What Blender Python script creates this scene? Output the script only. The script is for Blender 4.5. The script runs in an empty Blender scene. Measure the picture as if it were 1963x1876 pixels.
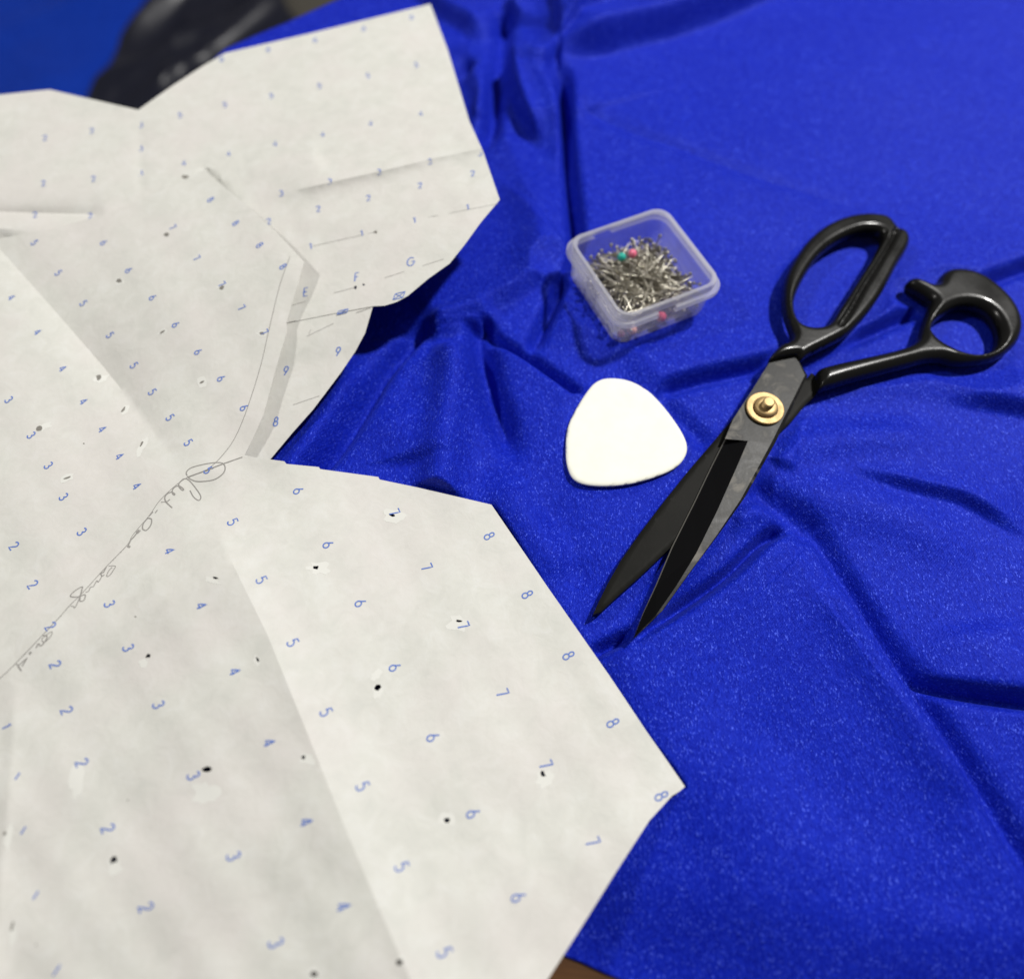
import bpy, math, random
import numpy as np
from mathutils import Matrix, Vector
from mathutils.geometry import delaunay_2d_cdt

S = bpy.context.scene
COL = S.collection

# ------------------------------------------------------------------ camera
# pose solved from the one-inch lattice of numbers printed on the pattern paper
CN = np.array([0.02516741, -0.44391606, -0.89571487]); CN /= np.linalg.norm(CN)
CY = np.array([0, 0, 1.0]) - CN[2] * CN; CY /= np.linalg.norm(CY)
CX = np.cross(CY, CN)
CH = 0.248; FP = 1400.0; U0, V0 = 981.5, 938.0
cam = bpy.data.cameras.new('camera'); co = bpy.data.objects.new('camera', cam); COL.objects.link(co)
r = (CX[0], CY[0], CN[0]); u_ = (-CX[1], -CY[1], -CN[1]); b_ = (-CX[2], -CY[2], -CN[2])
co.matrix_world = Matrix(((r[0], u_[0], b_[0], 0), (r[1], u_[1], b_[1], 0), (r[2], u_[2], b_[2], CH), (0, 0, 0, 1)))
cam.sensor_width = 36; cam.lens = 36 * FP / 1963; cam.clip_start = 0.01; cam.clip_end = 50
cam.dof.use_dof = True; cam.dof.focus_distance = 0.262; cam.dof.aperture_fstop = 3.8
S.camera = co

# ------------------------------------------------------------------ light
w = bpy.data.worlds.new('World'); S.world = w; w.use_nodes = True
w.node_tree.nodes['Background'].inputs[0].default_value = (1.0, 0.96, 0.90, 1)
w.node_tree.nodes['Background'].inputs[1].default_value = 0.115
def lamp(name, loc, target, power, size, col):
    l = bpy.data.lights.new(name, 'AREA'); l.shape = 'DISK'; l.size = size; l.energy = power; l.color = col
    o = bpy.data.objects.new(name, l); COL.objects.link(o); o.location = loc
    o.rotation_euler = (Vector(target) - Vector(loc)).to_track_quat('-Z', 'Y').to_euler()
lamp('ceiling_lamp', (0.80, 0.80, 1.36), (0.05, 0.2, 0), 33.0, 0.12, (1.0, 0.98, 0.945))
lamp('ceiling_lamp', (-1.15, 0.34, 1.25), (0.05, 0.2, 0), 9.0, 0.14, (1.0, 0.97, 0.93))
S.view_settings.view_transform = 'Standard'; S.view_settings.look = 'None'
S.view_settings.exposure = 0; S.view_settings.gamma = 1
S.render.engine = 'CYCLES'
S.cycles.max_bounces = 10; S.cycles.transparent_max_bounces = 24

# ------------------------------------------------------------------ helpers
rnd = random.Random(7); nrg = np.random.default_rng(5)
def P(u, v, z=0.0):
    """photo point (1963 px wide frame) -> world point at height z (arrays allowed)"""
    u = np.asarray(u, float); v = np.asarray(v, float); z = np.asarray(z, float)
    d = np.stack([(u - U0) / FP, (v - V0) / FP, np.ones_like(u)], -1)
    wx, wy, wz = d @ CX, d @ CY, d @ CN
    t = (z - CH) / wz
    return np.stack([wx * t, wy * t, z + 0 * t], -1)
def proj(p):
    q = np.asarray(p, float) - np.array([0, 0, CH])
    c = q[..., 0:1] * CX + q[..., 1:2] * CY + q[..., 2:3] * CN
    return c[..., 0] / c[..., 2] * FP + U0, c[..., 1] / c[..., 2] * FP + V0

def mat(name, base=(.5, .5, .5), rough=.5, metal=0, **kw):
    m = bpy.data.materials.new(name); m.use_nodes = True
    b = m.node_tree.nodes['Principled BSDF']
    b.inputs['Base Color'].default_value = (*base, 1); b.inputs['Roughness'].default_value = rough
    b.inputs['Metallic'].default_value = metal
    for k, v in kw.items(): b.inputs[k.replace('_', ' ')].default_value = v
    return m
class NT:
    def __init__(s, m): s.t = m.node_tree; s.b = s.t.nodes['Principled BSDF']; s.co = s.n('ShaderNodeTexCoord').outputs['Object']
    def n(s, typ, **kw):
        o = s.t.nodes.new(typ)
        for k, v in kw.items(): setattr(o, k, v)
        return o
    def l(s, a, b): s.t.links.new(a, b)
    def noise(s, scale, detail=3, rough=.5, vec=None, dist=0):
        o = s.n('ShaderNodeTexNoise'); o.inputs['Scale'].default_value = scale; o.inputs['Detail'].default_value = detail
        o.inputs['Roughness'].default_value = rough; o.inputs['Distortion'].default_value = dist
        s.l(vec or s.co, o.inputs['Vector']); return o.outputs['Fac']
    def ramp(s, fac, stops):
        o = s.n('ShaderNodeValToRGB'); s.l(fac, o.inputs[0]); e = o.color_ramp.elements
        e[0].position, e[0].color = stops[0][0], (*stops[0][1], 1)
        e[1].position, e[1].color = stops[-1][0], (*stops[-1][1], 1)
        for p, c in stops[1:-1]:
            k = e.new(p); k.color = (*c, 1)
        return o.outputs[0]
    def mix(s, fac, a, b, mode='MIX'):
        o = s.n('ShaderNodeMix', data_type='RGBA', blend_type=mode)
        for sock, val in ((o.inputs[0], fac), (o.inputs[6], a), (o.inputs[7], b)):
            if isinstance(val, (int, float)): sock.default_value = val
            elif isinstance(val, tuple): sock.default_value = (*val, 1)
            else: s.l(val, sock)
        return o.outputs[2]
    def math(s, op, a, b=0.0):
        o = s.n('ShaderNodeMath', operation=op)
        for sock, val in ((o.inputs[0], a), (o.inputs[1], b)):
            if isinstance(val, (int, float)): sock.default_value = val
            else: s.l(val, sock)
        return o.outputs[0]
    def stretch(s, sc, rot=0):
        o = s.n('ShaderNodeMapping'); o.inputs['Scale'].default_value = sc; o.inputs['Rotation'].default_value = (0, 0, rot)
        s.l(s.co, o.inputs['Vector']); return o.outputs[0]
    def bump(s, h, dist, strength=1, prev=None):
        o = s.n('ShaderNodeBump'); o.inputs['Distance'].default_value = dist; o.inputs['Strength'].default_value = strength
        s.l(h, o.inputs['Height'])
        if prev: s.l(prev, o.inputs['Normal'])
        return o.outputs[0]

def fabric_mat(name, dark, light, glint, sc=1.0):
    m = mat(name, light, .62); t = NT(m)
    big = t.noise(22, 3, .55)
    gv = t.stretch((1.0, 0.42, 1.0), 0.25)
    g1 = t.noise(2100 * sc, 2, .6, gv); g2 = t.noise(900 * sc, 2, .6, gv); g3 = t.noise(260 * sc, 3, .6)
    c = t.mix(t.math('MULTIPLY', t.math('ADD', g1, t.math('ADD', g2, t.math('MULTIPLY', big, .6))), .385), dark, light)
    r0 = t.ramp(t.math('MULTIPLY', t.math('ADD', g1, g2), .5), [(.37, (0, 0, 0)), (.63, (1, 1, 1))])
    c = t.mix(r0, dark, light)
    c = t.mix(t.math('MULTIPLY', t.ramp(big, [(.3, (0, 0, 0)), (.7, (1, 1, 1))]), .30), c, dark)
    spk = t.ramp(t.math('MULTIPLY', g1, t.math('ADD', .80, t.math('MULTIPLY', g3, .40))), [(.61, (0, 0, 0)), (.70, (1, 1, 1))])
    c = t.mix(t.math('MULTIPLY', spk, .78), c, glint)  # fibre sparkle painted into the base colour as lighter specks
    t.l(c, t.b.inputs['Base Color'])
    wv = t.n('ShaderNodeTexWave', wave_type='BANDS'); wv.inputs['Scale'].default_value = 420 * sc; wv.inputs['Distortion'].default_value = 1.0
    t.l(t.stretch((1, 1, 1), 0.7), wv.inputs['Vector'])
    nb = t.bump(g1, .00035, .8); nb = t.bump(g2, .0006, .5, nb); nb = t.bump(wv.outputs['Fac'], .0001, .3, nb)
    t.l(nb, t.b.inputs['Normal'])
    t.b.inputs['Sheen Weight'].default_value = .14; t.b.inputs['Sheen Roughness'].default_value = .4
    t.b.inputs['Sheen Tint'].default_value = (.10, .16, 1, 1)
    t.b.inputs['Specular IOR Level'].default_value = .35; t.b.inputs['Specular Tint'].default_value = (.12, .18, 1, 1)
    t.l(t.math('SUBTRACT', .52, t.math('MULTIPLY', spk, .25)), t.b.inputs['Roughness'])
    return m
M = {}
M['fabric'] = fabric_mat('blue_velour', (.003, .009, .30), (.009, .026, .49), (.085, .14, .85))
M['blanket'] = fabric_mat('blue_blanket', (.003, .022, .25), (.006, .045, .42), (.012, .06, .46), .5)

m = M['paper'] = mat('pattern_paper', (.7, .68, .63), .62); t = NT(m)
n1 = t.noise(150, 4, .6, dist=.5); n2 = t.noise(28, 3, .6); n3 = t.noise(700, 3, .6)
c = t.ramp(n1, [(.28, (.580, .585, .547)), (.5, (.622, .624, .583)), (.72, (.660, .665, .634))])
c = t.mix(t.math('MULTIPLY', t.ramp(n2, [(.42, (0, 0, 0)), (.66, (1, 1, 1))]), .5), c, (.66, .622, .605))
c = t.mix(t.math('MULTIPLY', t.ramp(n3, [(.3, (1, 1, 1)), (.5, (0, 0, 0))]), .08), c, (.5, .48, .42))
t.l(c, t.b.inputs['Base Color'])
t.l(t.bump(n1, .0008, .25, t.bump(t.noise(330, 3, .6), .00022, .35)), t.b.inputs['Normal'])
t.b.inputs['Specular IOR Level'].default_value = .3
t.b.inputs['Subsurface Weight'].default_value = 0
M['torn'] = mat('torn_paper_fibre', (.69, .692, .655), .8)
M['ink'] = mat('blue_print_ink', (.10, .18, .52), .7)
M['pencil'] = mat('pencil_graphite', (.27, .26, .245), .6)
M['scuff'] = mat('grey_scuff', (.20, .19, .17), .8)

m = M['wood'] = mat('brown_wood', (.1, .04, .01), .4); t = NT(m)
g = t.noise(18, 5, .6, t.stretch((1, 9, 1), .4), 1.0)
t.l(t.ramp(g, [(.3, (.045, .016, .004)), (.6, (.11, .046, .012)), (.8, (.16, .07, .018))]), t.b.inputs['Base Color'])
m = M['floor'] = mat('grey_floor', (.06, .054, .043), .7); t = NT(m)
t.l(t.ramp(t.noise(12, 5, .6), [(.3, (.05, .045, .036)), (.7, (.075, .068, .055))]), t.b.inputs['Base Color'])
m = M['bag'] = mat('black_plastic_film', (.006, .007, .016), .22); t = NT(m)
t.l(t.bump(t.noise(14, 2, .5, t.stretch((1, .22, 1), -.55), .8), .03, .4), t.b.inputs['Normal'])
t.l(t.ramp(t.noise(9, 3, .5), [(.35, (.27, .27, .27)), (.7, (.42, .42, .42))]), t.b.inputs['Roughness'])

m = M['enamel'] = mat('black_enamel', (.0065, .0065, .0062), .30, 0, Specular_IOR_Level=.22, Coat_Weight=.12, Coat_Roughness=.08); t = NT(m)
t.l(t.bump(t.noise(700, 2, .5), .00006, .35), t.b.inputs['Normal'])
t.l(t.ramp(t.noise(60, 4, .6), [(.3, (.22,) * 3), (.7, (.34,) * 3)]), t.b.inputs['Roughness'])
m = M['blade'] = mat('blackened_steel', (.06, .06, .06), .4, .12, Specular_IOR_Level=.22); t = NT(m)
nn = t.noise(75, 6, .62, dist=1.2)
t.l(t.ramp(nn, [(.35, (.008, .008, .008)), (.54, (.014, .0138, .013)), (.70, (.12, .112, .098))]), t.b.inputs['Base Color'])
t.l(t.ramp(nn, [(.3, (.34,) * 3), (.7, (.50,) * 3)]), t.b.inputs['Roughness'])
t.l(t.bump(t.noise(900, 3, .6), .00004, .5), t.b.inputs['Normal'])
m = M['blade_low'] = mat('dull_blackened_steel', (.03, .03, .027), .5, 0, Specular_IOR_Level=.06); t = NT(m)
t.l(t.ramp(t.noise(60, 5, .6), [(.3, (.007, .007, .006)), (.7, (.012, .0118, .0105))]), t.b.inputs['Base Color'])
t.l(t.bump(t.noise(900, 3, .6), .00004, .5), t.b.inputs['Normal'])
M['ground'] = mat('ground_edge_highlight', (.16, .155, .14), .4, .6)  # ground cutting edge; the light it catches is painted as brighter steel
M['hollow'] = mat('shaded_hollow_ground_steel', (.003, .003, .0035), .5, 0, Specular_IOR_Level=.04)  # bevel facing away reads dark; that shade is painted into this colour
m = M['brass'] = mat('brass', (.42, .29, .13), .4, .55); t = NT(m)
t.l(t.ramp(t.noise(300, 4, .6), [(.3, (.42,) * 3), (.7, (.58,) * 3)]), t.b.inputs['Roughness'])
m = M['chalk'] = mat('white_tailor_chalk', (.93, .92, .84), .75); t = NT(m)
t.l(t.ramp(t.noise(120, 4, .6), [(.3, (.84, .84, .74)), (.7, (.90, .90, .80))]), t.b.inputs['Base Color'])
t.l(t.bump(t.noise(260, 4, .6), .0002, .35), t.b.inputs['Normal'])
M['steel'] = mat('pin_steel', (.58, .55, .47), .40, 1.0)
def ball(n, c): return mat(n, c, .15, 0, Coat_Weight=.5)
M['teal'] = ball('teal_bead', (.02, .42, .33)); M['pink'] = ball('pink_bead', (.80, .17, .27))
M['rose'] = ball('rose_bead', (.75, .06, .14)); M['peach'] = ball('peach_bead', (.85, .45, .38)); M['plum'] = ball('plum_bead', (.25, .07, .20))

def plastic(name, lo, hi):
    m = bpy.data.materials.new(name); m.use_nodes = True; t = m.node_tree; t.nodes.clear()
    out = t.nodes.new('ShaderNodeOutputMaterial'); mx = t.nodes.new('ShaderNodeMixShader')
    tr = t.nodes.new('ShaderNodeBsdfTransparent'); tr.inputs[0].default_value = (.97, .97, .985, 1)
    pr = t.nodes.new('ShaderNodeBsdfPrincipled'); pr.inputs['Base Color'].default_value = (.80, .80, .84, 1)
    pr.inputs['Roughness'].default_value = .28; pr.inputs['Specular IOR Level'].default_value = .6
    trl = t.nodes.new('ShaderNodeBsdfTranslucent'); trl.inputs[0].default_value = (.80, .80, .86, 1)
    m2 = t.nodes.new('ShaderNodeMixShader'); m2.inputs[0].default_value = .45
    t.links.new(pr.outputs[0], m2.inputs[1]); t.links.new(trl.outputs[0], m2.inputs[2])
    lw = t.nodes.new('ShaderNodeLayerWeight'); lw.inputs[0].default_value = .35
    mr = t.nodes.new('ShaderNodeMapRange'); mr.inputs[3].default_value = lo; mr.inputs[4].default_value = hi
    t.links.new(lw.outputs['Facing'], mr.inputs[0]); t.links.new(mr.outputs[0], mx.inputs[0])
    t.links.new(tr.outputs[0], mx.inputs[1]); t.links.new(m2.outputs[0], mx.inputs[2]); t.links.new(mx.outputs[0], out.inputs[0])
    return m
M['plastic'] = plastic('clear_polypropylene', .12, .42)
M['plastic_rim'] = plastic('frosted_polypropylene', .40, .82)

def mesh_obj(name, verts, faces, mats, parent=None, smooth=True, fmat=None, sharp=None):
    me = bpy.data.meshes.new(name)
    if isinstance(faces, np.ndarray):
        nv, nf, k = len(verts), len(faces), faces.shape[1]
        me.vertices.add(nv); me.vertices.foreach_set('co', np.asarray(verts, np.float32).ravel())
        me.loops.add(nf * k); me.loops.foreach_set('vertex_index', faces.astype(np.int32).ravel())
        me.polygons.add(nf); me.polygons.foreach_set('loop_start', np.arange(0, nf * k, k, dtype=np.int32))
        me.update(calc_edges=True)
    else:
        me.from_pydata([tuple(map(float, p)) for p in verts], [], faces)
    for mm in (mats if isinstance(mats, (list, tuple)) else [mats]): me.materials.append(mm)
    if fmat is not None: me.polygons.foreach_set('material_index', np.asarray(fmat, np.int32))
    me.validate()
    if smooth:
        me.shade_smooth()
        if sharp: me.set_sharp_from_angle(angle=math.radians(sharp))
    o = bpy.data.objects.new(name, me); COL.objects.link(o)
    if parent: o.parent = parent
    return o
def empty(name, loc=(0, 0, 0)):
    o = bpy.data.objects.new(name, None); COL.objects.link(o); o.location = loc; o.empty_display_size = .01; return o
def tag(o, label=None, cat=None, group=None, kind=None):
    if label: o['label'] = label
    if cat: o['category'] = cat
    if group: o['group'] = group
    if kind: o['kind'] = kind
    return o
def inside(pts, poly):
    x, y = pts[:, 0], pts[:, 1]; r = np.zeros(len(pts), bool); n = len(poly)
    for i in range(n):
        x0, y0 = poly[i]; x1, y1 = poly[(i + 1) % n]
        if y0 == y1: continue
        c = ((y0 > y) != (y1 > y)) & (x < (x1 - x0) * (y - y0) / (y1 - y0) + x0)
        r ^= c
    return r
def pdist(pts, line, closed=False, info=False):
    """distance to polyline; with info also arc fraction, signed side (+ = left) """
    L = np.asarray(line, float)
    if closed: L = np.vstack([L, L[:1]])
    seg = np.linalg.norm(np.diff(L, axis=0), axis=1); cum = np.concatenate([[0], np.cumsum(seg)])
    best = np.full(len(pts), 1e18); tt = np.zeros(len(pts)); sd = np.ones(len(pts))
    for i in range(len(L) - 1):
        a, b = L[i], L[i + 1]; ab = b - a; l2 = ab @ ab
        if l2 == 0: continue
        ap = pts - a; k = np.clip((ap @ ab) / l2, 0, 1)
        q = ap - k[:, None] * ab; d = (q * q).sum(1); m_ = d < best
        best[m_] = d[m_]
        if info:
            tt[m_] = ((cum[i] + k * seg[i]) / cum[-1])[m_]
            cr = ab[0] * ap[:, 1] - ab[1] * ap[:, 0]; sd[m_] = np.where(cr >= 0, 1, -1)[m_]
    best = np.sqrt(best)
    return (best, tt, sd) if info else best
def spline(pts, n=6, closed=True):
    """Catmull-Rom through the points"""
    p = np.asarray(pts, float); out = []; N = len(p)
    for i in range(N if closed else N - 1):
        if closed: a, b, c, d = p[(i - 1) % N], p[i], p[(i + 1) % N], p[(i + 2) % N]
        else: a, b, c, d = p[max(i - 1, 0)], p[i], p[i + 1], p[min(i + 2, N - 1)]
        for k in range(n):
            t = k / n
            out.append(.5 * ((2 * b) + (-a + c) * t + (2 * a - 5 * b + 4 * c - d) * t * t + (-a + 3 * b - 3 * c + d) * t ** 3))
    if not closed: out.append(p[-1])
    return np.array(out)
def densify(pts, step, closed=True):
    p = np.asarray(pts, float); out = []; N = len(p)
    for i in range(N if closed else N - 1):
        a, b = p[i], p[(i + 1) % N]; k = max(1, int(np.linalg.norm(b - a) / step))
        for j in range(k): out.append(a + (b - a) * j / k)
    if not closed: out.append(p[-1])
    return np.array(out)
def triangulate(outline, holes, lines, step, extra=None):
    V = []; Ed = []
    def loop(p, closed):
        s = len(V); V.extend(map(tuple, p)); n = len(p)
        for i in range(n if closed else n - 1): Ed.append((s + i, s + (i + 1) % n))
    loop(outline, True)
    for h in holes: loop(h, True)
    for l in lines: loop(l, False)
    lo, hi = outline.min(0), outline.max(0)
    gx, gy = np.meshgrid(np.arange(lo[0], hi[0], step), np.arange(lo[1], hi[1], step * .87))
    gx = gx + (np.arange(gx.shape[0]) % 2)[:, None] * step / 2
    g = np.stack([gx.ravel(), gy.ravel()], 1) + nrg.uniform(-.08, .08, (gx.size, 2)) * step
    g = g[inside(g, outline)]
    ok = pdist(g, outline, True) > step * .45
    for h in holes: ok &= (pdist(g, h, True) > step * .3) & ~inside(g, h)
    for l in lines: ok &= pdist(g, l) > step * .45
    g = g[ok]; V.extend(map(tuple, g))
    if extra is not None: V.extend(map(tuple, extra))
    sc = 1.0 / step
    vo, eo, fo, *_ = delaunay_2d_cdt([Vector((a * sc, b * sc)) for a, b in V], Ed, [], 0, 1e-5)
    vo = np.array([tuple(v) for v in vo]) * step
    f = np.array([x for x in fo if len(x) == 3])
    cen = vo[f].mean(1); k = inside(cen, outline)
    for h in holes: k &= ~inside(cen, h)
    f = f[k]
    a, b, c = vo[f[:, 0]], vo[f[:, 1]], vo[f[:, 2]]
    cr = (b[:, 0] - a[:, 0]) * (c[:, 1] - a[:, 1]) - (b[:, 1] - a[:, 1]) * (c[:, 0] - a[:, 0])
    f[cr < 0] = f[cr < 0][:, ::-1]
    return vo, f
def two_sided(top, bot, f):
    """closed solid from one triangulation: top, bottom and the walls round every edge loop"""
    n = len(top); F = [tuple(x) for x in f] + [tuple(x[::-1] + n) for x in f]
    cnt = {}
    for x in f:
        for i in range(3):
            e = (x[i], x[(i + 1) % 3]); cnt[e] = 1
    for (a, b) in list(cnt):
        if (b, a) not in cnt: F.append((b, a, a + n, b + n))
    return np.vstack([top, bot]), F
def inflate(name, outline, holes, z0, r, ttop, tbot, mt, parent=None, step=.0008, prof='round', zfun=None, n=5, sharp=None, groove=None, world=False):
    o = spline(outline, n) if n else np.array(outline, float)
    hs = [spline(h, n) if n else np.array(h, float) for h in holes]
    if not world:
        o = P(o[:, 0], o[:, 1], z0)[:, :2]; hs = [P(h[:, 0], h[:, 1], z0)[:, :2] for h in hs]
    o = densify(o, step); hs = [densify(h, step) for h in hs]
    extra = []
    for L in [o] + hs:
        tg = np.roll(L, -1, 0) - np.roll(L, 1, 0); tg /= np.linalg.norm(tg, axis=1)[:, None] + 1e-12
        nm = np.stack([-tg[:, 1], tg[:, 0]], 1)
        for k in (.04, .16):
            for s in (1, -1):
                q = L + nm * s * r * k; m_ = inside(q, o)
                for h in hs: m_ &= ~inside(q, h)
                q = q[m_]; d = pdist(q, o, True)
                for h in hs: d = np.minimum(d, pdist(q, h, True))
                extra.append(q[d > r * k * .9])
    ex = np.vstack(extra) if extra else None
    V, F = triangulate(o, hs, [], step, ex)
    d = pdist(V, o, True)
    for h in hs: d = np.minimum(d, pdist(V, h, True))
    k = np.clip(d / r, 0, 1)
    g = np.sqrt(np.clip(1 - (1 - k) ** 2, 0, 1)) if prof == 'round' else k
    zt = z0 + ttop * g; zb = z0 - tbot * g
    if prof == 'chamfer': zt = z0 + ttop * (.72 + .28 * k); zb = z0 - tbot + 0 * k
    if groove is not None:
        for line, dep, wd in groove:
            q = P(np.array(line)[:, 0], np.array(line)[:, 1], z0)[:, :2]
            dd = pdist(V, q); zt = zt - dep * np.exp(-(dd / wd) ** 2) * k
    if zfun is not None:
        dz = zfun(V); zt = zt + dz; zb = zb + dz
    top = np.column_stack([V, zt]); bot = np.column_stack([V, zb])
    vv, ff = two_sided(top, bot, F)
    return mesh_obj(name, vv, ff, mt, parent, True, sharp=sharp)

# ------------------------------------------------------------------ setting: floor and low table
TZ = -0.0085
fl = mesh_obj('floor', [(-4, -3, -.30), (4, -3, -.30), (4, 6, -.30), (-4, 6, -.30)], [(0, 1, 2, 3)], M['floor'], smooth=False)
tag(fl, kind='structure')
a = P(262, 240, TZ)[:2]; b = P(660, 62, TZ)[:2]; dr = (b - a) / np.linalg.norm(b - a); pn = np.array([dr[1], -dr[0]])
A_ = a - dr * .45; B_ = a + dr * 1.15; C_ = B_ + pn * .85; D_ = A_ + pn * .85
table = empty('low_table', (float((A_[0] + C_[0]) / 2), float((A_[1] + C_[1]) / 2), -.30))
tag(table, 'brown wooden low table under the blue fabric', 'table')
q = [A_, B_, C_, D_]; tl = np.array(table.location)
tv = [np.array((p[0], p[1], z)) - tl for z in (TZ - .022, TZ) for p in q]
o = mesh_obj('tabletop', tv, [(0, 1, 2, 3), (7, 6, 5, 4), (1, 0, 4, 5), (2, 1, 5, 6), (3, 2, 6, 7), (0, 3, 7, 4)], M['wood'], table, False)
cen = sum(q) / 4
for p in q:
    c2 = p + (cen - p) * .12; lv = []
    for z, s in ((-.30, .018), (TZ - .023, .026)):
        for e1, e2 in ((-1, -1), (1, -1), (1, 1), (-1, 1)): lv.append(np.array((c2[0] + e1 * s, c2[1] + e2 * s, z)) - tl)
    mesh_obj('leg', lv, [(3, 2, 1, 0), (4, 5, 6, 7), (0, 1, 5, 4), (1, 2, 6, 5), (2, 3, 7, 6), (3, 0, 4, 7)], M['wood'], table, False)

# ------------------------------------------------------------------ pattern paper heights (mm), as functions of photo position
def rbf(ctrl):
    c = np.array(ctrl, float); X = c[:, :2] / 1000; n = len(c)
    def phi(r): return r
    A = np.zeros((n + 3, n + 3)); D = np.linalg.norm(X[:, None] - X[None], axis=2); A[:n, :n] = phi(D)
    A[:n, n:] = np.column_stack([np.ones(n), X]); A[n:, :n] = A[:n, n:].T
    wgt = np.linalg.solve(A + np.diag([-.02] * n + [0] * 3), np.concatenate([c[:, 2], [0, 0, 0]]))
    def f(uv):
        q = uv / 1000; out = np.full(len(q), wgt[n]) + q @ wgt[n + 1:]
        for i in range(n): out += wgt[i] * phi(np.sqrt(((q - X[i]) ** 2).sum(1) + .0025))
        return out
    return f
def sm(x): x = np.clip(x, 0, 1); return x * x * (3 - 2 * x)
MAIN = [(-140, 490), (-60, 472), (0, 458), (100, 438), (200, 412), (275, 381), (350, 346), (392, 325), (425, 354), (480, 400), (530, 445), (583, 502), (575, 530), (562, 575), (549, 618), (550, 635), (530, 702), (505, 795), (486, 838), (469, 872), (485, 876), (545, 884), (549, 889), (611, 895), (614, 899), (725, 914), (728, 919), (800, 934), (942, 967),
        (1050, 1125), (1170, 1297), (1240, 1402), (1280, 1459), (1313, 1507), (1303, 1516), (1288, 1525), (1268, 1547), (1245, 1572), (1215, 1618), (1180, 1672), (1130, 1752), (1075, 1838), (1040, 1892), (960, 2020), (400, 2040), (-220, 2040), (-230, 1200)]
TOP = [(-120, 188), (0, 182), (45, 177), (95, 172), (265, 211), (330, 165), (390, 126), (432, 102), (600, 63), (825, 8), (858, 95), (900, 233), (926, 290), (958, 383), (922, 426), (890, 470), (862, 505), (820, 535), (782, 567), (760, 579), (737, 586), (715, 587), (640, 601), (550, 619), (500, 640), (300, 660), (100, 640), (-120, 600)]
STRIP = [(520, 600), (640, 585), (717, 570), (714, 590), (700, 638), (682, 672), (655, 712), (625, 752), (600, 785), (560, 830), (515, 884), (478, 890), (445, 850), (430, 760), (470, 640)]
MAIN, TOP, STRIP = map(lambda x: np.array(x, float), (MAIN, TOP, STRIP))
fm = rbf([(480, 400, 21), (300, 420, 15), (-150, 500, 13), (0, 600, 12), (390, 325, 17), (583, 502, 24), (549, 620, 19), (505, 795, 12.5), (470, 872, 8.5), (250, 600, 15), (350, 800, 10), (100, 800, 8), (0, 1000, 7), (200, 1100, 7),
          (385, 950, 8), (725, 915, 4), (942, 967, 2.6), (1170, 1297, 3), (1313, 1507, 3.0), (700, 1150, 6), (900, 1400, 6), (1240, 1580, 6), (1100, 1800, 8), (800, 1650, 8), (960, 2020, 9), (560, 1500, 6), (300, 1500, 6), (30, 1300, 5), (100, 1700, 7), (-200, 1700, 9), (400, 2000, 8), (-220, 1200, 8)])
ft = rbf([(-120, 188, 10), (265, 211, 12), (430, 102, 14), (825, 8, 20), (900, 233, 25), (958, 383, 31), (862, 505, 27), (782, 567, 23), (715, 587, 20), (550, 619, 13), (650, 400, 20), (400, 260, 14), (100, 300, 11), (300, 500, 10), (0, 550, 9), (620, 520, 16), (410, 325, 12.5), (500, 400, 14), (560, 470, 16)])
fs = rbf([(717, 570, 19.3), (550, 612, 12), (640, 592, 17), (700, 640, 16), (625, 752, 11), (515, 884, 5), (445, 850, 5.5), (430, 760, 7), (520, 600, 10), (600, 680, 12)])
RIDGE = [(385, 948), (440, 1068), (512, 1215), (585, 1395), (655, 1570), (720, 1725), (790, 1885), (850, 2020)]
VALLEY = [(-150, 310), (-60, 405), (0, 478), (100, 590), (200, 705), (300, 832), (385, 940)]
LEFTC = [(28, 1272), (24, 1420), (14, 1560), (0, 1700), (-20, 2000)]
PENC = [(-30, 1322), (28, 1273), (110, 1186), (243, 1045), (360, 915), (470, 873)]
def zmain(uv):
    z = fm(uv)
    d, t, s = pdist(uv, RIDGE, info=True)
    z += 10 * sm(t / .14) * np.where(s < 0, .62 * np.exp(-(d / 170) ** 1.15) + .38 * np.exp(-d / 60), np.exp(-d / 600)) * 1.05 * np.where(t > 0, 1, 0)
    d, t, s = pdist(uv, VALLEY, info=True)
    z -= 7.5 * sm((1.02 - t) / .40) * np.where(s < 0, np.exp(-d / 170), np.exp(-d / 100))
    d, t, s = pdist(uv, LEFTC, info=True)
    z += 1.6 * sm(t / .2) * np.exp(-d / 38)
    d, t, s = pdist(uv, PENC, info=True)
    z += 1.0 * sm(t / .1) * sm((1 - t) / .1) * np.exp(-d / 30)
    # slight flutes and ripples
    z += .7 * np.sin(uv[:, 0] / 61 + uv[:, 1] / 97) * np.sin(uv[:, 1] / 83 - uv[:, 0] / 140) + .16 * np.sin(uv[:, 0] / 23 - uv[:, 1] / 31)
    return np.maximum(z, 1.6) / 1000
RT = [(440, 398), (539, 371), (632, 350), (727, 329), (824, 306), (926, 284)]
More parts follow.
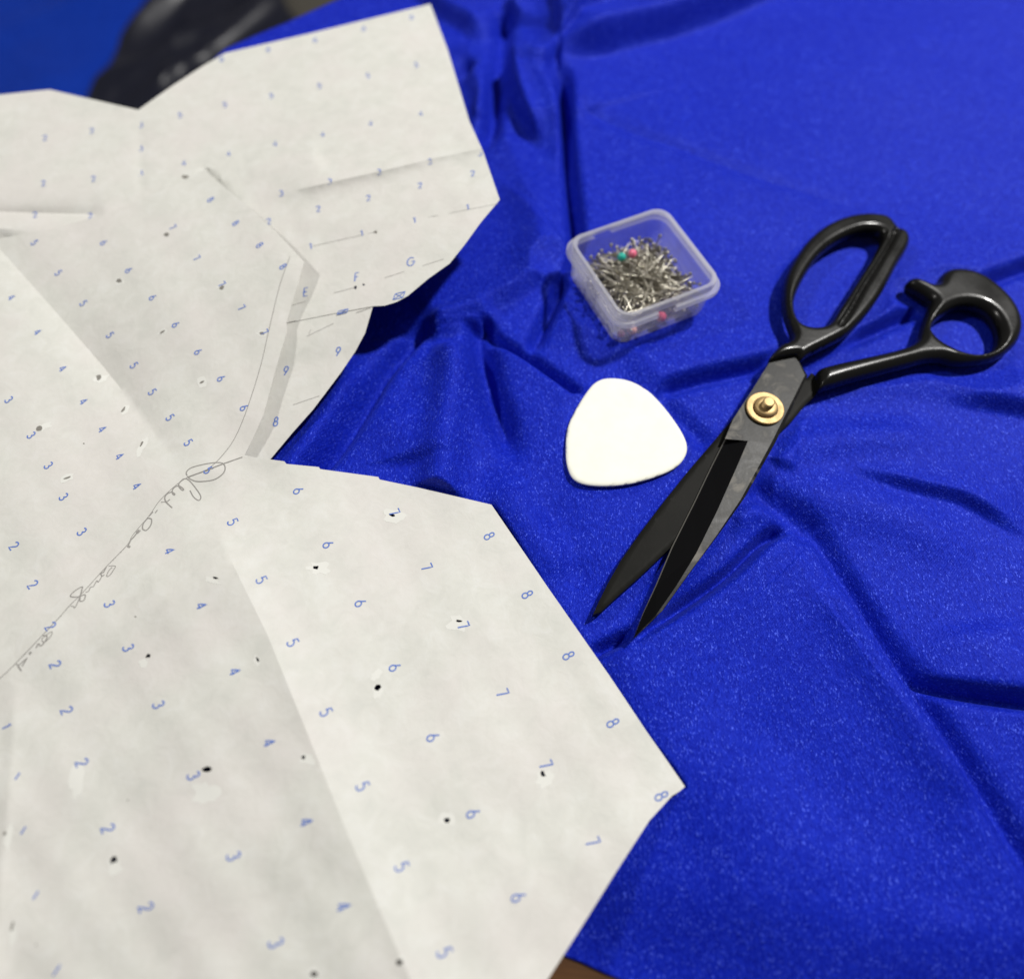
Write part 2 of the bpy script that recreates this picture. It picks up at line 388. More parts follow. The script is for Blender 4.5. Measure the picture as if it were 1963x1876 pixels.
def ztop(uv):
    z = ft(uv)
    d, t, s = pdist(uv, RT, info=True)
    z += 3.0 * sm((t - .12) / .25) * np.where(s > 0, np.exp(-d / 16), np.exp(-d / 45))
    for ln, A, wd in (([(-60, 408), (0, 406), (100, 409), (205, 411)], -1.6, 18), ([(268, 215), (269, 300), (270, 378)], -.35, 8), ([(300, 250), (450, 205), (620, 170), (800, 128)], -.35, 14),
                      ([(0, 215), (120, 208), (240, 212)], -.4, 14), ([(600, 318), (760, 292), (900, 262)], -.6, 22), ([(470, 330), (620, 300)], .4, 14), ([(590, 480), (720, 446), (900, 398)], -.5, 20), ([(560, 440), (720, 405), (900, 345)], .5, 24)):
        d, t, s = pdist(uv, ln, info=True)
        z += 1.7 * A * np.exp(-d / wd) * sm(t / .12) * sm((1 - t) / .12)
    z += .5 * np.sin(uv[:, 1] / 19 + uv[:, 0] / 75) * np.sin(uv[:, 0] / 90)
    z /= 1000
    d = pdist(uv, MAIN, True) * ~inside(uv, MAIN)
    k = sm((uv[:, 0] - 335) / 70) * sm((640 - uv[:, 1]) / 120)
    return np.minimum(z, zmain(uv) - .0009 - .0046 * k + d * (.00012 + .00010 * k) + (d > 60))
def zstrip(uv):
    z = fs(uv) / 1000; d = pdist(uv, TOP, True) * ~inside(uv, TOP); k = sm(d / 90)
    z = (ztop(uv) - .00025) * (1 - k) + z * k
    return np.where(inside(uv, MAIN), np.minimum(z, zmain(uv) - .0009), z)

# ------------------------------------------------------------------ the blue fabric
# every fold: kind, points, height mm, width mm, reach mm, side that is high, taper in, taper out, overhang mm
FOLDS = [
 ('ridge', [(1440, 890), (1560, 852), (1700, 842), (1820, 850)], 2.4, 8, 0, '', .3, .3, 0),
 ('ridge', [(1470, 950), (1600, 960), (1760, 1010), (1880, 1100)], 2.6, 11, 0, '', .25, .3, 0),
 ('ridge', [(1380, 1010), (1450, 985), (1510, 1000)], 2.2, 5, 0, '', .3, .3, 0),
 ('ridge', [(1560, 1090), (1650, 1230), (1760, 1400), (1860, 1560)], 3.0, 9, 0, '', .2, .2, 0),
 ('ridge', [(1270, 1380), (1430, 1520), (1640, 1760)], 2.6, 20, 0, '', .3, .3, 0),
 ('valley', [(1400, 1330), (1560, 1500), (1700, 1690)], -2.2, 18, 0, '', .3, .3, 0),
 ('ridge', [(930, 900), (1010, 1000), (1100, 1120)], 3.2, 9, 0, '', .3, .25, 0),
 ('valley', [(1020, 930), (1080, 1030), (1130, 1160)], -2.6, 7, 0, '', .3, .3, 0),
 ('ridge', [(740, 790), (790, 860), (800, 900)], 3.0, 12, 0, '', .3, .2, 0),
 ('ridge', [(990, 330), (1040, 440), (1020, 560)], 3.5, 11, 0, '', .25, .25, 0),
 ('ridge', [(1180, 470), (1120, 580), (1060, 680)], 2.4, 7, 0, '', .3, .3, 0),
 ('ridge', [(1560, 760), (1700, 730), (1840, 745), (1980, 760)], 2.6, 9, 0, '', .3, .1, 0),
 ('ridge', [(1850, 1180), (1900, 1260), (2000, 1310)], 2.5, 14, 0, '', .3, .1, 0),
 ('ridge', [(1040, 60), (1120, 20), (1220, -30)], 5, 8, 0, '', .3, .1, 0),
 ('ridge', [(890, 90), (930, 200), (925, 300)], 4.5, 7, 0, '', .3, .3, 0),
 ('step', [(1050, -120), (1078, 130), (1088, 240), (1100, 340), (1110, 440), (1106, 500), (1062, 596), (1012, 690)], 4.5, 4, 38, 'E', .02, .12, .4),
 ('cut', [(1078, 140), (1092, 330), (1103, 440), (1100, 500), (1056, 596), (1010, 685)], -7.5, 3.2, 0, '', .1, .06, 0),
 ('step', [(1105, 494), (1040, 525), (960, 565), (880, 598), (815, 628)], 5.0, 8, 30, 'N', .05, .1, 0),
 ('step', [(917, 612), (925, 632), (952, 659), (1006, 691), (1060, 728), (1114, 767), (1180, 800), (1260, 812)], 4.0, 2.0, 30, 'S', .05, .3, 1.0),
 ('cut', [(925, 612), (935, 632), (958, 655), (1010, 686), (1064, 723), (1118, 762)], -8, 2.4, 0, '', .05, .1, 0),
 ('cut', [(919, 620), (925, 674), (940, 741), (960, 807), (978, 857), (1002, 900)], -8.0, 5.2, 0, '', .04, .30, 0),
 ('ridge', [(850, 660), (872, 720), (862, 800), (850, 900), (840, 980)], 7.5, 8.5, 0, '', .15, .1, 0),
 ('ridge', [(815, 640), (850, 626), (885, 616), (919, 604)], 4.0, 5, 0, '', .2, .0, 0),
 ('step', [(815, 628), (759, 691), (716, 767), (672, 841), (626, 900), (580, 960)], 4.5, 4.0, 26, 'E', .10, .02, .6),
 ('ridge', [(700, 690), (640, 790), (570, 900)], 4.0, 6, 0, '', .3, .0, 0),
 ('cut', [(812, 610), (786, 655), (744, 702), (700, 776), (656, 848), (610, 905)], -8.3, 4.6, 0, '', .1, .0, 0),
 ('dent', [(822, 650), (824, 690)], -2.0, 4.5, 0, '', 0, 0, 0),
 ('step', [(1215, 762), (1300, 733), (1350, 718), (1420, 703), (1480, 688), (1560, 665), (1640, 640), (1730, 604), (1800, 570), (1890, 535), (1963, 512), (2150, 440)], 5.0, 5, 34, 'N', .05, .0, .4),
 ('cut', [(1240, 760), (1350, 726), (1480, 696), (1640, 648), (1730, 612), (1890, 543), (2150, 448)], -4.5, 2.8, 0, '', .05, .0, 0),
 ('step', [(1130, 1262), (1215, 1222), (1300, 1175), (1400, 1105), (1470, 1040), (1532, 1016)], 3.2, 2.2, 40, 'S', .12, .12, .1),
 ('cut', [(1120, 1262), (1215, 1214), (1300, 1167), (1400, 1097), (1468, 1033), (1530, 1010)], -8, 2.1, 0, '', .08, .1, 0),
 ('cut', [(1532, 1012), (1569, 1033), (1607, 1090), (1650, 1155), (1705, 1240), (1752, 1312), (1806, 1390), (1858, 1470), (1908, 1550), (1968, 1648), (2090, 1830)], -5.0, 4.0, 0, '', .03, .0, 0),
 ('step', [(1532, 1016), (1565, 1035), (1603, 1090), (1650, 1155), (1705, 1240), (1752, 1312), (1806, 1390), (1858, 1470), (1908, 1550), (1968, 1648), (2090, 1830)], 1.6, 2.5, 45, 'S', .1, .0, .4),
 ('step', [(1715, 1296), (1800, 1315), (1880, 1333), (1963, 1345), (2150, 1372)], 5.0, 3.2, 30, 'N', .28, .0, .4),
 ('cut', [(1745, 1308), (1800, 1322), (1880, 1337), (1963, 1349), (2150, 1376)], -5.5, 2.4, 0, '', .05, .0, 0),
 ('cut', [(1405, 885), (1440, 925), (1480, 960), (1530, 1000), (1562, 1035)], -5.5, 5.0, 0, '', .3, .1, 0),
 ('step', [(1600, 884), (1686, 911), (1757, 930), (1828, 945), (1873, 964), (1919, 990), (1990, 1030)], 5, 5.0, 22, 'N', .35, .3, 0),
 ('step', [(1790, 767), (1856, 767), (1963, 784), (2120, 800)], 5.5, 6, 22, 'N', .35, .0, 0),
 ('cut', [(1250, 750), (1300, 800), (1357, 853), (1390, 880)], -3.5, 4.0, 0, '', .3, .3, 0),
 ('step', [(1460, 860), (1500, 890), (1530, 900)], 2.5, 4.0, 12, 'N', .3, .3, 0),
 ('step', [(1030, 165), (1048, 128), (1070, 98), (1106, 68), (1150, 48), (1200, 40)], 7, 5.0, 16, 'N', .12, .35, .8),
 ('step', [(1040, 126), (1119, 109), (1210, 78), (1309, 44), (1420, 0), (1560, -60), (1700, -120)], 16, 10.0, 40, 'N', .12, .0, .5),
 ('step', [(975, 110), (985, 130), (1000, 190), (1024, 248), (1056, 282)], 12, 6, 20, 'E', .15, .25, 1),
 ('cut', [(990, 30), (968, 45), (957, 131), (946, 222), (930, 276), (915, 300)], -7.5, 5, 0, '', .1, .2, 0),
 ('dent', [(882, 138), (896, 124)], -10, 5.0, 0, '', 0, 0, 0),
 ('step', [(800, -30), (850, 20), (900, 50), (940, 84)], 9, 9.0, 20, 'N', .1, .25, 0),
 ('step', [(960, 50), (985, 20), (1010, -20)], 8, 6.0, 25, 'E', .2, .0, 0),
 ('step', [(1130, 20), (1185, 12), (1260, -10), (1400, -60)], 8, 7.0, 20, 'N', .2, .0, 0),
 ('ridge', [(1005, 120), (1045, 190), (1075, 260), (1085, 340)], 4.0, 6, 0, '', .2, .3, 0),
 ('valley', [(1090, 208), (1132, 226), (1197, 252), (1300, 287), (1420, 332), (1560, 377), (1700, 410)], -1.8, 3.5, 0, '', .06, .5, 0),
 ('step', [(900, 222), (930, 226), (950, 236)], 3, 6.0, 15, 'N', .3, .3, 0),
 ('valley', [(1820, 1560), (1812, 1640), (1822, 1720), (1830, 1780)], -1.2, 6, 0, '', .3, .3, 0),
 ('valley', [(1100, 1600), (1250, 1660), (1430, 1640)], -.8, 9, 0, '', .3, .3, 0),
]
NORMALS = {'N': (0, 1), 'S': (0, -1), 'E': (1, 0), 'W': (-1, 0)}
gu = np.arange(-420, 2420, 3.0); gv = np.arange(-330, 2120, 3.0)
GU, GV = np.meshgrid(gu, gv); nu, nv_ = len(gu), len(gv)
UV = np.column_stack([GU.ravel(), GV.ravel()])
W = P(UV[:, 0], UV[:, 1], 0.0); XY = W[:, :2].copy() * 1000; H = np.zeros(len(XY)); SH = np.zeros_like(XY)
for kind, pts, A, wd, L, side, ta, tb, ov in sorted(FOLDS, key=lambda f: f[0] == 'cut'):
    ln = spline(np.array(pts, float), 4, closed=False); lw = P(ln[:, 0], ln[:, 1], 0)[:, :2] * 1000
    R = max(wd * 4, L * 4) + 5
    k = np.where((XY[:, 0] > lw[:, 0].min() - R) & (XY[:, 0] < lw[:, 0].max() + R) & (XY[:, 1] > lw[:, 1].min() - R) & (XY[:, 1] < lw[:, 1].max() + R))[0]
    q = XY[k]; d, tt, s = pdist(q, lw, info=True)
    tp = np.ones(len(k))
    if ta: tp *= sm(tt / ta)
    if tb: tp *= sm((1 - tt) / tb)
    if kind == 'cut':
        wg = np.exp(-(d / wd) ** 2) * tp; h = (A - H[k]) * wg
    elif kind in ('valley', 'dent'): h = A * np.exp(-(d / wd) ** 1.5) * tp
    elif kind == 'ridge': h = 1.3 * A * np.exp(-(d / wd) ** 2) * tp
    else:
        # high side: compare left normal of the chord with the asked direction
        ch = lw[-1] - lw[0]; left = np.array([-ch[1], ch[0]]); hs = 1 if left @ np.array(NORMALS[side]) > 0 else -1
        sd = d * s * hs
        endf = np.exp(-np.maximum(0, 0) * d)
        h = A * sm((sd + wd) / wd) * np.exp(-np.maximum(sd, 0) / L) * tp
        if ov:
            bump = np.exp(-((sd + .1 * wd) / (.7 * wd)) ** 2) * tp
            seg = np.gradient(lw, axis=0); seg /= np.linalg.norm(seg, axis=1)[:, None]
            ii = np.clip((tt * (len(lw) - 1)).astype(int), 0, len(lw) - 1)
            nrm = np.stack([-seg[ii, 1], seg[ii, 0]], 1) * hs
            SH[k] -= nrm * (ov * bump)[:, None]
    H[k] += h
# broad unevenness of loose cloth
x, y = XY[:, 0], XY[:, 1]
H += 1.2 * np.sin(x / 29 + 1.3) * np.sin(y / 29 + .4) + .22 * np.sin((x + y) / 13.5) * np.sin((x - .6 * y) / 17) + .05 * np.sin((x * .8 - y) / 6.3) * np.sin((x + .3 * y) / 8.1)
H = H / 1000
def fabric_clamp():
    global H
    z = np.full(len(H), .010)
    for it in range(3):
        u2, v2 = proj(np.column_stack([W[:, :2], z])); uv = np.column_stack([u2, v2])
        if it < 2:
            z = np.where(v2 < 900, .013, .005) if it == 0 else np.clip(zmain(uv), .002, .02)
    big = np.full(len(H), 1.0)
    for poly, f in ((MAIN, zmain), (TOP, ztop), (STRIP, zstrip)):
        near = (u2 > poly[:, 0].min() - 120) & (u2 < poly[:, 0].max() + 120) & (v2 > poly[:, 1].min() - 150) & (v2 < poly[:, 1].max() + 120)
        idx = np.where(near)[0]; q = uv[idx]; ins = inside(q, poly); d = pdist(q, poly, True)
        dout = np.where(ins, 0, np.maximum(d - 4, 0))
        cap = np.clip(f(q), .0015, .03) - .0022 + dout * .0006
        big[idx] = np.minimum(big[idx], cap)
    H = np.minimum(H, big)
fabric_clamp()
def flatten(outline, zc, cap, reach=.010):
    """press the cloth down under something lying on it"""
    global H
    o = np.array(outline, float); o = P(o[:, 0], o[:, 1], zc)[:, :2]
    k = np.where((W[:, 0] > o[:, 0].min() - .05) & (W[:, 0] < o[:, 0].max() + .05) & (W[:, 1] > o[:, 1].min() - .05) & (W[:, 1] < o[:, 1].max() + .05))[0]
    q = W[k, :2]; ins = inside(q, o); d = pdist(q, o, True); dd = np.where(ins, 0, d)
    H[k] = np.minimum(H[k], cap + (dd / reach) ** 1.5 * .004)
    # and let it come up to touch
    fr = .0045; H[k] = np.where(dd < fr, np.maximum(H[k], H[k] + (cap - .0004 - H[k]) * (1 - dd / fr) ** 2), H[k])

# ---- traced outlines of the things on the cloth
def z2(pts): return [(a * .27083 + 1431.4, b * .27083 + 392.6) for a, b in pts]
def z3(pts): return [(a * .30519 + 1104.2, b * .30519 + 654.3) for a, b in pts]
CHALK = [(375 / 2 + 981.5, 726), (1206, 731), (1241.5, 750), (1271.5, 780), (1301, 820), (1315.5, 850), (1314, 873), (1296.5, 895), (1261.5, 912.5), (1211, 927), (1166, 932), (1126, 930), (1101, 920), (1089, 900), (1084.5, 870), (1087.5, 825), (1101.5, 790), (1126.5, 750), (1145, 732)]
LOOP_OUT = z2([(152, 1112), (215, 1020), (290, 985), (312, 940), (300, 895), (262, 780), (250, 650), (270, 520), (330, 400), (420, 275), (540, 175), (680, 112), (820, 88), (950, 98), (1010, 130), (1050, 178), (1118, 218), (1140, 268), (1120, 335), (1050, 450), (970, 600), (880, 740), (780, 860), (690, 940), (560, 1010), (440, 1070), (372, 1112), (345, 1085), (250, 1098)])
LOOP_IN = z2([(880, 205), (780, 212), (640, 272), (520, 362), (430, 475), (362, 600), (328, 700), (333, 790), (370, 858), (440, 886), (520, 882), (585, 845), (640, 760), (740, 605), (830, 465), (900, 355), (945, 265), (930, 222)])
RH_OUT = z2([(492, 1192), (600, 1152), (800, 1106), (1000, 1060), (1130, 1020), (1190, 975), (1225, 880), (1265, 770), (1282, 710), (1230, 664), (1150, 617), (1118, 585), (1128, 558), (1165, 546), (1225, 562), (1290, 588), (1330, 578), (1352, 530), (1390, 492), (1460, 479), (1560, 492), (1660, 532), (1745, 592), (1825, 665), (1885, 745), (1922, 830), (1926, 910), (1900, 985), (1840, 1050), (1770, 1095), (1680, 1125), (1560, 1142), (1450, 1140), (1360, 1120), (1250, 1125), (1150, 1150), (900, 1215), (700, 1270), (560, 1312), (505, 1322), (490, 1290)])
RH_IN = z2([(1440, 758), (1530, 738), (1620, 752), (1695, 800), (1740, 870), (1757, 940), (1745, 1010), (1700, 1058), (1620, 1080), (1530, 1072), (1430, 1035), (1345, 985), (1296, 930), (1296, 880), (1345, 820)])
LOWB = z3([(103, 1724), (140, 1640), (200, 1520), (280, 1380), (400, 1210), (560, 1000), (720, 800), (830, 672), (960, 520), (1090, 345), (1300, 180), (1440, 245), (1470, 210), (1512, 240), (1516, 290), (1500, 345), (1430, 412), (1350, 510), (1150, 700), (900, 1000), (700, 1200), (590, 1302), (400, 1482), (280, 1588), (152, 1706)])
UPB_C = z3([(935, 612), (845, 790), (740, 1010), (600, 1290), (500, 1530), (420, 1705), (362, 1860)])
UPB_R = z3([(1080, 625), (1000, 810), (888, 1060), (755, 1330), (630, 1535), (500, 1722), (363, 1862)])
UPB_S = z3([(1250, 640), (1180, 765), (1060, 980), (905, 1200), (725, 1440), (545, 1690), (364, 1864)])
UPB_T = z3([(1213, 135), (1385, 100), (1455, 215)]); UPB_L = z3([(985, 490), (1090, 330)])
flatten(CHALK, .003, .0012)
flatten(LOWB, .004, .0012, .008); flatten(RH_OUT, .007, .0022, .010); flatten(LOOP_OUT, .008, .0028, .010)
flatten(UPB_C + UPB_S[::-1], .008, .0030, .006)

# box placement
BC = np.array((.0490, .2214)); BA = math.radians(28.5)
e1 = np.array((math.cos(BA), math.sin(BA))); e2 = np.array((-math.sin(BA), math.cos(BA)))
bx = [BC + e1 * a * .023 + e2 * b * .023 for a, b in ((1, 1), (-1, 1), (-1, -1), (1, -1))]
bu, bv = proj(np.column_stack([np.array(bx), np.zeros(4)]))
flatten(list(zip(bu, bv)), 0.0, .0021, .012)

# outline of the cloth: straight raw edge at the bottom of the photo, another one towards the far left corner of the table
CLOTH = np.array([(-260, 1600), (200, 1715), (500, 1775), (900, 1800), (1060, 1828), (1120, 1851), (1172, 1875), (1300, 1925), (1500, 1990), (2400, 2110), (2410, -320), (1300, -320), (660, -8), (600, 20), (545, 47), (500, 66), (432, 97), (360, 160), (260, 260), (100, 420), (-260, 700)], float)
cd = pdist(XY / 1000, P(CLOTH[:, 0], CLOTH[:, 1], 0)[:, :2], True); ci = inside(UV, CLOTH)
edge = sm(cd / .03); low = (GV.ravel() > 1500)
H = np.where(low, H * edge + (TZ + .0008) * (1 - sm(cd / .035)), H)
H = np.maximum(H, TZ + .0006)
# keep the table corner end soft
vt = np.column_stack([(XY + SH) / 1000, H])
i0 = np.arange(nu * nv_).reshape(nv_, nu)
Q = np.stack([i0[1:, :-1], i0[1:, 1:], i0[:-1, 1:], i0[:-1, :-1]], -1).reshape(-1, 4)
Q = Q[ci[Q].all(1)]
used = np.unique(Q); mp = -np.ones(len(vt), int); mp[used] = np.arange(len(used))
# fabric edge cells give a stair; snap border vertices onto the traced edge
Q = mp[Q]; vt = vt[used]; ub = UV[used]
ec = np.sort(np.concatenate([Q[:, [0, 1]], Q[:, [1, 2]], Q[:, [2, 3]], Q[:, [3, 0]]]), axis=1)
key = ec[:, 0].astype(np.int64) * len(vt) + ec[:, 1]; uq, cnt = np.unique(key, return_counts=True)
be = uq[cnt == 1]; bvx = np.unique(np.concatenate([be // len(vt), be % len(vt)]))
cw = P(CLOTH[:, 0], CLOTH[:, 1], 0)[:, :2]; cw2 = np.vstack([cw, cw[:1]])
pb = vt[bvx, :2]; best = np.full(len(pb), 1e9); tgt = pb.copy()
for i in range(len(cw)):
    a, b = cw2[i], cw2[i + 1]; ab = b - a; k = np.clip(((pb - a) @ ab) / (ab @ ab), 0, 1); qn = a + k[:, None] * ab
    d = np.linalg.norm(pb - qn, axis=1); mm = d < best; best[mm] = d[mm]; tgt[mm] = qn[mm]
vt[bvx, :2] = tgt
cloth = mesh_obj('fabric_sheet', vt, Q, M['fabric'])
md = cloth.modifiers.new('thickness', 'SOLIDIFY'); md.thickness = .0006; md.offset = -1
tag(cloth, 'royal blue velour fabric spread in loose folds under the scissors and chalk', 'fabric')

# ------------------------------------------------------------------ black plastic bag and blue blanket on the floor beyond the table
FZ = -.295
def lump(amp, seed, a0=0, a1=3.14):
    r_ = np.random.default_rng(seed); ph = r_.uniform(0, 6, 8); fr = r_.uniform(18, 70, 8); an = r_.uniform(a0, a1, 8)
    def f(V):
        z = np.zeros(len(V))
        for p, k, a in zip(ph, fr, an): z += (1 - np.abs(np.sin((V[:, 0] * math.cos(a) + V[:, 1] * math.sin(a)) * k / 2 + p))) ** 2 * amp * 20 / k
        return z
    return f
bg = inflate('plastic_bag', [(140, 330), (192, 225), (250, 120), (312, 20), (378, -90), (520, -120), (530, -40), (548, 30), (590, 110), (480, 230), (360, 330), (230, 380)], [], FZ + .012, .025, .012, .012, M['bag'], step=.006, zfun=lump(.020, 3, -.75, .05), n=4)
tag(bg, 'crumpled black plastic bag lying on the floor beyond the table', 'bag')
bl = inflate('blanket', [(-500, -400), (100, -420), (380, -400), (352, -100), (290, 20), (245, 96), (190, 190), (120, 330), (-100, 420), (-600, 420), (-700, 0)], [], FZ + .008, .04, .012, .010, M['blanket'], step=.012, zfun=lump(.006, 9), n=4)
tag(bl, 'smooth blue cloth on the floor in the far left corner', 'cloth')

# ------------------------------------------------------------------ pattern paper: sheets with print, pencil, punctures
def arc(cx, cy, rx, ry, a0, a1, n=12): return [(cx + rx * math.cos(math.radians(a0 + (a1 - a0) * i / n)), cy + ry * math.sin(math.radians(a0 + (a1 - a0) * i / n))) for i in range(n + 1)]
G = {
 '1': [[(.12, .80), (.30, 1), (.30, 0)]],
 '2': [arc(.28, .74, .24, .26, 165, -35, 12) + [(.04, .0), (.54, .0)]],
 '3': [arc(.27, .76, .21, .24, 150, -80, 11) + arc(.26, .27, .26, .27, 85, -155, 12)],
 '4': [[(.42, 0), (.42, 1), (.02, .28), (.56, .28)]],
 '5': [[(.50, 1), (.16, 1), (.10, .56)] + arc(.26, .32, .27, .32, 118, -150, 12)],
 '6': [[(.40, 1), (.08, .44)], arc(.28, .29, .26, .29, 0, 360, 18)],
 '7': [[(.04, 1), (.54, 1), (.20, 0)]],
 '8': [arc(.28, .75, .20, .24, 0, 360, 16), arc(.28, .27, .26, .27, 0, 360, 18)],
 '9': [[(.18, 0), (.50, .56)], arc(.29, .71, .26, .29, 0, 360, 18)],
 'E': [[(.50, 1), (.06, 1), (.06, 0), (.50, 0)], [(.06, .52), (.44, .52)]],
 'F': [[(.50, 1), (.06, 1), (.06, 0)], [(.06, .52), (.42, .52)]],
 'G': [arc(.5, .5, .46, .5, 45, 360, 16) + [(.58, .5)]],
 'I': [[(.28, .1), (.28, 1)]],
 'X': [[(0, 0), (0, 1), (1.1, 1), (1.1, 0), (0, 0), (1.1, 1)], [(0, 1), (1.1, 0)]],
 'Z': [[(0, 0), (0, .55), (1.1, .55), (1.1, 0), (0, 0), (1.1, .55)]],
 '.': [arc(.28, .5, .12, .2, 0, 360, 8)],
}
def glyph(ch, u, v, er, eu, size=.155):
    er = np.array(er, float); eu = np.array(eu, float); out = []
    wd = {'X': 1.1, 'Z': 1.1, 'G': .9}.get(ch, .56)
    for st in G[ch]: out.append([np.array((u, v)) + er * size * (x - wd / 2) + eu * size * (y - .5) for x, y in st])
    return out
def ribbon(st, zf, width, lift):
    """thin line of ink lying on the sheet; width in world metres"""
    p = densify(np.array(st, float), 5, closed=False)
    keep = [0] + [i for i in range(1, len(p)) if np.linalg.norm(p[i] - p[i - 1]) > .3]; p = p[keep]
    if len(p) < 2: return [], []
    z = zf(p); w_ = P(p[:, 0], p[:, 1], z)
    t_ = np.gradient(w_, axis=0); n_ = np.stack([-t_[:, 1], t_[:, 0], 0 * t_[:, 0]], 1); n_ /= np.linalg.norm(n_, axis=1)[:, None] + 1e-12
    ww = np.asarray(width) * np.ones(len(p))
    wl = w_ + n_ * ww[:, None] / 2; wr = w_ - n_ * ww[:, None] / 2
    wl[:, 2] += lift; wr[:, 2] += lift
    n = len(p); V = list(wl) + list(wr); F = [(n + i, n + i + 1, i + 1, i) for i in range(n - 1)]
    return V, F
def blob(u, v, rx, ry, ang=0, n=9, jag=.25):
    a = math.radians(ang); out = []
    for i in range(n):
        t = 2 * math.pi * i / n; k = 1 + rnd.uniform(-jag, jag); x, y = rx * k * math.cos(t), ry * k * math.sin(t)
        out.append((u + x * math.cos(a) - y * math.sin(a), v + x * math.sin(a) + y * math.cos(a)))
    return np.array(out)
def patch(poly, zf, lift):
    p = np.vstack([poly.mean(0)[None], (poly + poly.mean(0)) / 2, poly]); z = zf(p); w_ = P(p[:, 0], p[:, 1], z); w_[:, 2] += lift; n = len(poly); F = []
    for i in range(n):
        j = (i + 1) % n; F += [(0, 1 + j, 1 + i), (1 + i, 1 + j, 1 + n + j, 1 + n + i)]
    return list(w_), F
def sheet(name, outline, zf, lines, holes, marks, pencils, tears, scuffs, step, label):
    o = densify(outline, step); hs = [h for h in holes]
    ls = [densify(np.array(l, float), step, closed=False) for l in lines]
    V, F = triangulate(o, hs, ls, step)
    # image y runs down, so flip the winding to face up
    F = F[:, ::-1]
    z = zf(V); top = P(V[:, 0], V[:, 1], z); bot = top - np.array([0, 0, .00014])
    vv, ff = two_sided(top, bot, F); vv = [tuple(p) for p in vv]; fmat = [0] * len(ff)
    def add(V2, F2, mi):
        s = len(vv); vv.extend(tuple(p) for p in V2); ff.extend(tuple(i + s for i in f) for f in F2); fmat.extend([mi] * len(F2))
    for ch, u, v, er, eu in marks:
        if ch == '.':
            add(*patch(np.array(glyph(ch, u, v, er, eu)[0][:-1]), zf, .00009), 1); continue
        for st in glyph(ch, u, v, er, eu): add(*ribbon(st, zf, .00036 if ch in 'XZ' else .00048, .00009), 1)
    for st, wd in pencils: add(*ribbon(st, zf, wd, .00007), 2)
    for tp in tears:
        hh = [h for h in hs if np.linalg.norm(h.mean(0) - tp.mean(0)) < 60]
        if hh:
            V2, F2 = triangulate(densify(tp, 4), hh, [], 4); w2 = P(V2[:, 0], V2[:, 1], zf(V2)); w2[:, 2] += .00004; add(list(w2), [tuple(x[::-1]) for x in F2], 3)
        else: add(*patch(tp, zf, .00004), 3)
    for tp in scuffs: add(*patch(tp, zf, .00008), 4)
    ob = mesh_obj(name, vv, ff, [M['paper'], M['ink'], M['pencil'], M['torn'], M['scuff']], None, True, fmat, sharp=28)
    tag(ob, label, 'pattern paper', 'dotted pattern paper pieces'); return ob
ER, EU = (57, 120), (125, -68)
def ax(v):   # print axes shrink towards the far end of the sheet
    k = np.interp(v, [900, 1300, 1850], [.86, 1.05, 1.36]); return (57 * k * .92, 120 * k * .92), (128 * k, -66 * k)
mk = []
C5 = [(446, 1000), (501, 1111), (561, 1231), (625, 1364), (695, 1506), (770, 1660), (852, 1824)]
C6 = [(572, 940), (629, 1043), (691, 1155), (757, 1278), (830, 1412), (907, 1558), (994, 1718)]
C7 = [(756, 982), (818, 1087), (888, 1199), (963, 1328), (1046, 1465), (1136, 1613)]
C8 = [(938, 1027), (1011, 1139), (1090, 1256), (1175, 1385), (1268, 1525)]
C4 = [(325, 1055), (386, 1160), (450, 1286), (516, 1422), (587, 1574), (658, 1736)]
C3 = [(210, 1157), (246, 1241), (304, 1350), (371, 1486), (448, 1640), (529, 1806)]
C2 = [(106, 1273), (128, 1361), (157, 1461), (207, 1587), (280, 1738)]
C1 = [(13, 1392), (33, 1488), (44, 1592), (68, 1716), (108, 1860)]
for ch, cc in (('5', C5), ('6', C6), ('7', C7), ('8', C8)):
    for u, v in cc: er, eu = ax(v); mk.append((ch, u, v, er, eu))
for ch, cc in (('4', C4), ('3', C3), ('2', C2)):
    for u, v in cc:
        k = np.interp(v, [900, 1300, 1850], [.80, 1.0, 1.36]); mk.append((ch, u, v, (46 * k, 112 * k), (130 * k, -55 * k)))
for i, (u, v) in enumerate(C1):
    k = (.85, .85, .95, 1.05, 1.35)[i]; mk.append(('I', u, v, (95 * k, 60 * k), (75 * k, -110 * k)) if i else ('1', u, v, (40, 95), (110, -50)))
for ch, cc in (('5', [(66, 465), (112, 523), (160, 581), (211, 642), (257, 700), (292, 751), (326, 800), (361, 848), (399, 901)]),
               ('6', [(199, 465), (247, 518), (293, 570), (337, 622), (380, 674), (424, 725), (468, 781)]),
               ('7', [(331, 436), (377, 495), (425, 545), (463, 590), (507, 637)]), ('8', [(404, 383), (452, 428), (498, 470), (543, 511)]),
               ('4', [(22, 570), (72, 636), (120, 706), (160, 769), (196, 822), (229, 874), (262, 931)]),
               ('3', [(17, 766), (60, 834), (93, 892), (122, 952), (157, 1019)]), ('2', [(27, 1046), (63, 1120), (97, 1200)])):
    for u, v in cc:
        k = np.interp(v, [380, 650, 950, 1150], [.62, .72, .86, 1.02]); mk.append((ch, u, v, (58 * k, 88 * k), (112 * k, -78 * k)))
mt_ = []
